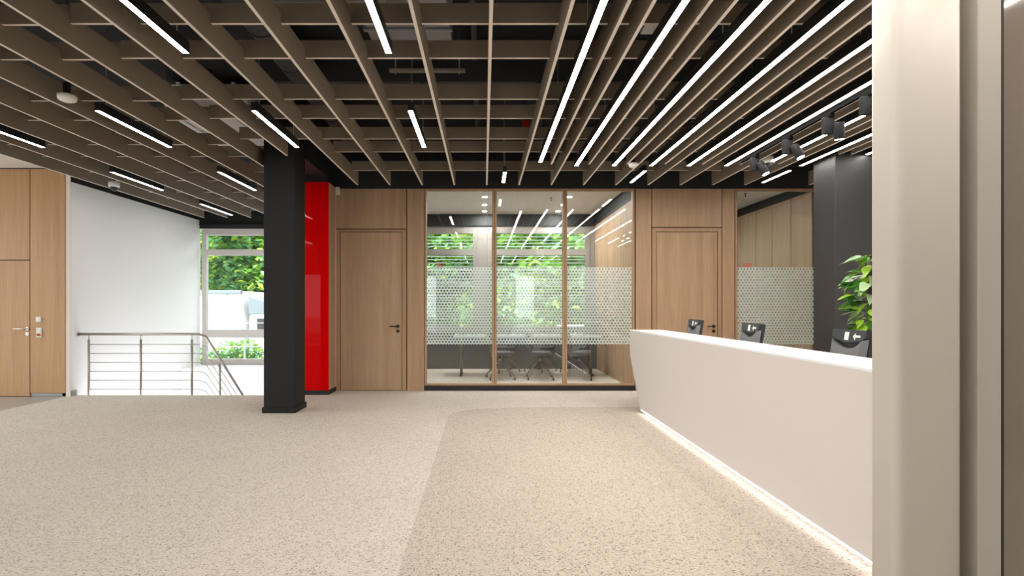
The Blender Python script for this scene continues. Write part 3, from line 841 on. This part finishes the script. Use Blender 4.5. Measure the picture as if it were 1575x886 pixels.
# monitors
def monitor(y, label, rz=0.0):
    t = tag(empty('desk_monitor', (2.55, y, 0.735)), label, 'monitor', 'monitors on the reception desk')
    t.rotation_euler = (0, 0, rz)
    T = Matrix.Rotation(math.radians(9), 4, 'Y')          # leans back to the staff side
    T = Matrix.Translation((0.0, 0, 0.13)) @ T
    W = 0.18; H = 0.355
    b = MB()
    b.prism([T @ Vector((0.0 + 0.0, y_, z_)) for (y_, z_) in ((-W, 0), (W, 0), (W, H), (-W, H))], (0.022, 0, 0))
    b.build('bezel', M_mond, t)
    # swelling back shell, its upper edge cut as a shallow arc
    sh = MB()
    n = 14
    arc = [(-W + 2 * W * i / n, H - 0.055 - 0.072 * max(0.0, math.sin(math.pi * i / n)) ** 0.65) for i in range(n + 1)]
    low = [(W * 0.98, 0.012), (-W * 0.98, 0.012)]
    outer = [T @ Vector((-0.008, y_, z_)) for y_, z_ in arc + low]
    cyy = 0.86
    inner = [T @ Vector((-0.046, y_ * cyy, 0.012 + (z_ - 0.012) * 0.93)) for y_, z_ in arc + low]
    vo = [sh.bm.verts.new(p) for p in outer]; vi = [sh.bm.verts.new(p) for p in inner]
    sh.bm.faces.new(vi)
    for i in range(len(vo)):
        j = (i + 1) % len(vo)
        sh.bm.faces.new((vo[i], vo[j], vi[j], vi[i]))
    sh.build('back_shell', M_mon, t)
    # dark upper band with handle lip
    up = MB()
    arc2 = [(-W + 2 * W * i / n, H - 0.05 - 0.042 * max(0.0, math.sin(math.pi * i / n)) ** 0.65) for i in range(n + 1)]
    pts2 = [T @ Vector((-0.0, y_, z_)) for y_, z_ in arc2 + [(W, H), (-W, H)]]
    up.prism(pts2, T.to_3x3() @ Vector((-0.036, 0, 0)))
    ub = up.build('upper_band', M_mond, t)
    st1 = MB().prism([T @ Vector((-0.0365, y_, z_)) for y_, z_ in ((0.035, H - 0.075), (-0.01, H - 0.075), (-0.01, H - 0.018), (0.035, H - 0.018))], T.to_3x3() @ Vector((-0.001, 0, 0)))
    part_label(st1.build('sticker', M_whitepl, ub), 'small white printed sticker')
    ar = MB().prism([T @ Vector((-0.0365, y_, z_)) for y_, z_ in ((-0.055, H - 0.046), (-0.08, H - 0.02), (-0.08, H - 0.036), (-0.13, H - 0.036), (-0.13, H - 0.052), (-0.08, H - 0.052), (-0.08, H - 0.072))], T.to_3x3() @ Vector((-0.001, 0, 0)))
    part_label(ar.build('arrow_mark', M_whitepl, ub), 'white arrow mark')
    lk = MB().box(-0.004, 0.0, -0.03, 0.03, -0.02, 0.02)
    o = lk.build('lock_plate', M_steel, t); o.location = T @ Vector((-0.048, 0.02, 0.16)); o.rotation_euler = (0, math.radians(9), 0)
    MB().tube([(0.03, 0, 0.0), (0.01, 0, 0.16)], 0.028, 12, taper=0.8).build('stand', M_mond, t)
    MB().lathe([(0.12, 0.0), (0.12, 0.008), (0.03, 0.018)], 24).build('foot', M_mond, t)
monitor(6.36, 'grey monitor furthest back on the reception desk', -0.05)
monitor(5.01, 'grey monitor in the middle of the reception desk', -0.05)
monitor(3.66, 'grey monitor nearest the beige post on the reception desk', -0.05)

# ------------------------------------------------------------------ potted climbing plant
pl = tag(empty('climbing_plant', (3.36, 4.5, 0)), 'leafy green climbing plant behind the nearest monitor', 'plant')
MB().lathe([(0.15, 0.0), (0.19, 0.38), (0.19, 0.40), (0.17, 0.40), (0.165, 0.36)], 24).build('pot', M_pot, pl)
MB().tube([(0, 0, 0.3), (0, 0, 1.78)], 0.035, 10).build('moss_pole', M_bark, pl)
def leaf_mesh(name, L, W, mat):
    b = MB(); prof = [(0.0, 0.02), (0.12, 0.62), (0.32, 1.0), (0.55, 0.86), (0.78, 0.48), (1.0, 0.01)]
    L_ = []; R_ = []; Mid = []
    for t_, w_ in prof:
        dz = -0.35 * t_ * t_ * L
        L_.append(b.bm.verts.new((t_ * L, w_ * W / 2, dz + 0.12 * w_ * W))); R_.append(b.bm.verts.new((t_ * L, -w_ * W / 2, dz + 0.12 * w_ * W))); Mid.append(b.bm.verts.new((t_ * L, 0, dz)))
    for i in range(len(prof) - 1):
        f1 = b.bm.faces.new((Mid[i], Mid[i + 1], L_[i + 1], L_[i])); f2 = b.bm.faces.new((R_[i], R_[i + 1], Mid[i + 1], Mid[i]))
        f1.smooth = f2.smooth = True
    return b.mesh(name, mat)
lm = [leaf_mesh('leaf', 0.13, 0.075, M_plantA), leaf_mesh('leaf', 0.12, 0.075, M_plantB), leaf_mesh('leaf', 0.14, 0.07, M_plantC), leaf_mesh('leaf', 0.10, 0.06, M_plantA)]
for i in range(285):
    z = 0.70 + 1.13 * random.random()
    a = random.uniform(0, 2 * math.pi)
    rr = random.uniform(0.03, 0.15) * (1.0 if z < 1.6 else 0.75)
    sc = random.uniform(0.8, 1.25)
    if i in (3, 9, 15): a = math.pi * 0.98; rr = 0.14; z = (1.44, 1.20, 1.05)[(3, 9, 15).index(i)]; sc = 1.6
    o = link('leaf', lm[random.choice((0, 0, 1, 2, 3, 1))], pl, (rr * math.cos(a), rr * math.sin(a), z), (random.uniform(-0.6, 0.6), random.uniform(-0.5, 0.7), a + random.uniform(-0.5, 0.5)))
    o.scale = (sc, sc, sc)

# ------------------------------------------------------------------ foreground post and glazing frame at right
pt = tag(empty('steel_post', (1.62, 1.95, 0)), 'large glossy beige lacquered post with rounded edges at the right foreground', 'post')
b = MB()
def rrect(x0, x1, y0, y1, r, n=8):
    P = []
    for cx, cy, s in ((x1 - r, y1 - r, 0), (x0 + r, y1 - r, 1), (x0 + r, y0 + r, 2), (x1 - r, y0 + r, 3)):
        for k in range(n + 1):
            t_ = s * math.pi / 2 + k * math.pi / 2 / n
            P.append((cx + r * math.cos(t_), cy + r * math.sin(t_)))
    return P
P = rrect(1.507 - 1.62, 1.757 - 1.62, -0.05, 0.09, 0.032)
b.prism([(x, y, 0) for x, y in P], (0, 0, CEIL))
po = b.build('shaft', M_lacq, pt)
for f_ in po.data.polygons: f_.use_smooth = len(f_.vertices) == 4
struct(MB().box(1.70, 1.84, 2.0, 2.03, 0, CEIL).build('trim_2', M_lacq_shade), 'recessed beige strip with shade painted into its colour beside the foreground post')
struct(MB().box(1.806, 1.892, 1.90, 2.02, 0, CEIL, bevel=0.004).build('trim_3', M_lacq3), 'flat beige frame profile at the right edge')
struct(MB().box(1.892, 1.925, 1.925, 2.02, 0, CEIL).build('trim_4', M_rubber), 'dark gasket joint at the right edge')
struct(MB().box(1.925, 3.6, 1.93, 1.96, 0, CEIL).build('wall_panel', M_taupe), 'glossy taupe panel at the right edge')

# ------------------------------------------------------------------ meeting room furniture
def swivel_chair(x, y, rz, label, group):
    t = tag(empty('meeting_chair', (x, y, 0)), label, 'chair', group); t.rotation_euler = (0, 0, rz)
    # bucket seat shell facing +x
    b = MB(); nu, nv = 14, 9; grid = []
    for j in range(nv):
        s = j / (nv - 1)
        if s < 0.5:
            cx = 0.22 - 0.80 * s; cz = 0.455 - 0.03 * math.sin(s * 2 * math.pi / 2)
        else:
            u = (s - 0.5) / 0.5; cx = -0.18 - 0.10 * u; cz = 0.43 + 0.40 * u ** 0.9
        row = []
        for i in range(nu + 1):
            q = -1 + 2 * i / nu
            wv = 0.25 * (0.86 + 0.14 * math.sin(s * math.pi))
            lift = (abs(q) ** 3) * (0.10 if s < 0.62 else 0.05) * (0.5 + s)
            row.append(b.bm.verts.new((cx + (abs(q) ** 3) * (0.06 if s > 0.5 else 0), q * wv, cz + lift)))
        grid.append(row)
    for j in range(nv - 1):
        for i in range(nu):
            f_ = b.bm.faces.new((grid[j][i], grid[j][i + 1], grid[j + 1][i + 1], grid[j + 1][i])); f_.smooth = True
    s_ = b.build('seat_shell', M_chair, t)
    md = s_.modifiers.new('thick', 'SOLIDIFY'); md.thickness = 0.03
    MB().lathe([(0.20, 0.462), (0.20, 0.485), (0.17, 0.495)], 20).build('seat_pad', M_mond, t)
    MB().tube([(0, 0, 0.30), (0, 0, 0.43)], 0.028, 12).build('hub', M_chrome, t)
    for k in range(4):
        a = math.pi / 4 + k * math.pi / 2
        c, s = math.cos(a), math.sin(a)
        lg = MB().tube([(0.02 * c, 0.02 * s, 0.32), (0.18 * c, 0.18 * s, 0.22), (0.33 * c, 0.33 * s, 0.045)], 0.014, 8, taper=0.8).build('leg', M_chrome, t)
        MB().lathe([(0.016, 0.0), (0.016, 0.02), (0.01, 0.045)], 10, origin=(0.33 * c, 0.33 * s, 0)).build('glide', M_tyre, lg)
    return t
for i, x in enumerate((0.32, 1.07, 1.81)):
    swivel_chair(x, 9.9, math.radians(8 - 10 * i), '%s of the three grey meeting chairs nearest the glass' % ['left', 'middle', 'right'][i], 'meeting chairs')
for i, x in enumerate((0.45, 1.2, 1.9)):
    swivel_chair(x, 11.0, math.radians(200 + 25 * i), '%s grey meeting chair of the rear row by the window' % ['left', 'middle', 'right'][i], 'meeting chairs')
tb = tag(empty('meeting_table', (0.9, 10.45, 0)), 'long white meeting table behind the dotted film', 'table')
MB().box(-1.5, 1.4, -0.28, 0.28, 0.775, 0.80, bevel=0.003).build('table_top', M_deskt, tb)
for sx in (-1.35, 1.25):
    MB().tube([(sx, 0, 0.02), (sx, 0, 0.775)], 0.03, 12).build('leg', M_chrome, tb)
    MB().box(sx - 0.03, sx + 0.03, -0.26, 0.26, 0, 0.02, bevel=0.004).build('foot', M_chrome, tb)

# ------------------------------------------------------------------ outside
GZ = -1.35
struct(MB().box(-60, -9.7, -50, 60, GZ - 0.4, GZ - 0.21).build('ground', M_asphalt), 'grey street beyond the left glazing')
gr = struct(MB().box(-60, 60, FY + 0.3, 80, GZ - 0.2, GZ).build('ground', M_asphalt), 'grey yard outside the windows')
struct(MB().box(-60, 60, -50, YB - 0.1, -0.3, -0.05).build('ground', M_asphalt), 'grey street outside the glazed front')
# guard rail of the light well
gr_ = tag(empty('guard_rail', (-5.2, 12.5, GZ)), 'thin white guard rail outside the stairwell window', 'railing')
for z in (0.97, 0.62, 0.40):
    MB().tube([(-3.0, 0, z - GZ), (2.2, 0, z - GZ)], 0.014, 8).build('rail', M_truck, gr_)
for x in (-2.6, -1.5, -0.55, 0.6, 1.9):
    MB().box(x - 0.015, x + 0.015, -0.015, 0.015, 0, 0.97 - GZ).build('post', M_truck, gr_)
# truck
tk = tag(empty('box_truck', (-8.2, 17.2, GZ)), 'white box truck parked outside the stairwell window', 'truck')
TO = Vector((-8.2, 17.2, GZ))
def tkb(name, mat, x0, x1, y0, y1, z0, z1, bv=0.02):
    return MB().box(x0 + 8.2, x1 + 8.2, y0 - 17.2, y1 - 17.2, z0 - GZ, z1 - GZ, bevel=bv).build(name, mat, tk)
cb = tkb('cargo_box', M_truck, -14.0, -7.95, 17.0, 19.3, -0.4, 1.86)
for i in range(5): MB().box(-13.2 + i * 1.2 + 8.2, -13.18 + i * 1.2 + 8.2, -0.215, -0.2, 1.0, 3.15).build('panel_seam', M_truckg, cb)
MB().box(-14.0 + 8.2, -7.92 + 8.2, -0.24, -0.1, 3.12, 3.24, bevel=0.01).build('top_rail', M_truckg, cb)
tkb('cab', M_truck, -7.75, -6.0, 17.1, 19.2, -0.6, 1.12, 0.12)
MB().prism([Vector(p) - TO for p in ((-7.75, 17.15, 1.12), (-7.75, 17.15, 1.68), (-7.35, 17.15, 1.55), (-6.35, 17.15, 1.12))], (0, 2.0, 0)).build('wind_deflector', M_truckg, tk)
tkb('cab_window', M_mond, -7.45, -6.7, 17.06, 17.12, 0.45, 0.98, 0.02)
tkb('door_mirror', M_tyre, -7.0, -6.8, 16.85, 17.05, 0.35, 0.75, 0.03)
for x in (-12.6, -9.3, -6.9):
    MB().lathe([(0.2, -0.12), (0.45, -0.12), (0.48, 0), (0.45, 0.12), (0.2, 0.12)], 22, origin=(x + 8.2, 0.0, 0.48), mat=Matrix.Rotation(math.pi / 2, 4, 'X')).build('wheel', M_tyre, tk)
# red white barrier seen dimly through film
br = tag(empty('barrier', (3.6, 17.0, GZ)), 'red and white barrier outside the meeting room window', 'barrier')
for i in range(4): MB().box(-1.2, 1.2, -0.03, 0.03, 0.5 + i * 0.45, 0.75 + i * 0.45, bevel=0.01).build('board', M_redpl if i % 2 == 0 else M_truck, br)
for x in (-1.0, 1.0): MB().box(x - 0.05, x + 0.05, -0.05, 0.05, 0, 2.3).build('post', M_truck, br)

def crown_mesh(name, n, rx, ry_, rz, size, mats, seed, blobs=14):
    rd = random.Random(seed); vt = []; fc = []; mi = []
    bl = []
    for _ in range(blobs):
        while True:
            p = Vector((rd.uniform(-1, 1), rd.uniform(-1, 1), rd.uniform(-1, 1)))
            if p.length < 0.9: break
        bl.append((p, rd.uniform(0.25, 0.45)))
    for i in range(n):
        c, br_ = rd.choice(bl)
        d = Vector((rd.gauss(0, 1), rd.gauss(0, 1), rd.gauss(0, 1))).normalized() * br_ * rd.uniform(0.6, 1.0)
        p = c + d; p = Vector((p.x * rx, p.y * ry_, p.z * rz))
        q = Euler((rd.uniform(-0.9, 0.9), rd.uniform(-0.9, 0.9), rd.uniform(0, 6.28))).to_matrix()
        s = size * rd.uniform(0.6, 1.2); k = len(vt)
        for v in ((-0.5, 0, 0), (0, -0.28, 0.06), (0.5, 0, -0.05), (0, 0.28, 0.06)): vt.append(p + q @ (Vector(v) * s))
        fc.append((k, k + 1, k + 2, k + 3)); mi.append(rd.choices(range(len(mats)), (5, 3, 2)[:len(mats)])[0])
    me = bpy.data.meshes.new(name); me.from_pydata(vt, [], fc)
    for m in mats: me.materials.append(m)
    me.polygons.foreach_set('material_index', mi)
    return me
CM = [crown_mesh('foliage', 11000, 3.4, 3.0, 3.4, 0.34, [M_leafA, M_leafB, M_leafC], 1, 20), crown_mesh('foliage', 11000, 3.6, 3.0, 3.2, 0.34, [M_leafB, M_leafA, M_leafC], 2, 20)]
SM = crown_mesh('foliage', 2600, 1.3, 0.9, 0.8, 0.16, [M_leafB, M_leafA, M_leafC], 3, 10)
def tree(x, y, z, k, label, rz=0.0, sc=1.0):
    t = tag(empty('tree', (x, y, GZ)), label, 'tree', 'trees outside the windows')
    MB().tube([(0, 0, 0), (0.1, 0, 1.6), (0.0, 0.1, z - GZ)], 0.22, 10, taper=0.5).build('trunk', M_bark, t)
    for i in range(5):
        a = i * 1.3 + rz
        MB().tube([(0, 0, z - GZ - 1.6), (1.1 * math.cos(a), 0.9 * math.sin(a), z - GZ - 0.4), (2.2 * math.cos(a), 1.7 * math.sin(a), z - GZ + 0.5)], 0.09, 7, taper=0.3).build('branch', M_bark, t)
    o = link('foliage', CM[k], t, (0, 0, z - GZ), (0, 0, rz)); o['kind'] = 'stuff'; o.scale = (sc,) * 3
for (x, y, z, k, rz, sc, lb) in ((-17.5, 25, 4.2, 0, 0.3, 1.1, 'leafy tree behind the truck box, furthest left'), (-12.8, 23.5, 4.0, 1, 1.2, 1.1, 'leafy tree rising directly over the truck'),
                              (-8.6, 26, 3.8, 0, 2.2, 1.2, 'leafy tree behind the truck cab'), (-4.2, 24, 3.4, 1, 0.6, 1.15, 'leafy tree behind the left meeting room window'),
                              (0.4, 22.5, 3.0, 0, 3.0, 1.15, 'leafy tree in the middle of the meeting room windows'), (4.8, 24, 3.4, 1, 4.0, 1.2, 'leafy tree behind the right meeting room window'),
                              (9.5, 24.5, 3.6, 0, 5.0, 1.2, 'leafy tree furthest right outside')):
    tree(x, y, z, k, lb, rz, sc)
for i, x in enumerate((-20, -15.5, -11, -6.5, -2, 2.5, 7, 11.5)):
    t = tag(empty('tree', (x, 32, GZ)), 'tree of the rear row outside, %s from the left' % ordn[i], 'tree', 'rear row of trees')
    MB().tube([(0, 0, 0), (0, 0, 5)], 0.25, 8, taper=0.5).build('trunk', M_bark, t)
    o = link('foliage', CM[i % 2], t, (0, 0, 4.6), (0, 0, i * 0.8)); o['kind'] = 'stuff'; o.scale = (1.3, 1.2, 1.45)
for i, (x, y) in enumerate(((-8.6, 14.4), (-6.6, 14.2), (-4.6, 14.4), (-2.2, 15.5), (0.2, 15.6), (2.6, 15.4))):
    t = tag(empty('shrub', (x, y, GZ)), 'low green shrub outside, %s from the left' % ordn[i], 'shrub', 'low shrubs outside the windows')
    MB().tube([(0, 0, 0), (0, 0, 0.7)], 0.04, 7).build('stem', M_bark, t)
    o = link('foliage', SM, t, (0, 0, 0.85), (0, 0, i * 1.1)); o['kind'] = 'stuff'
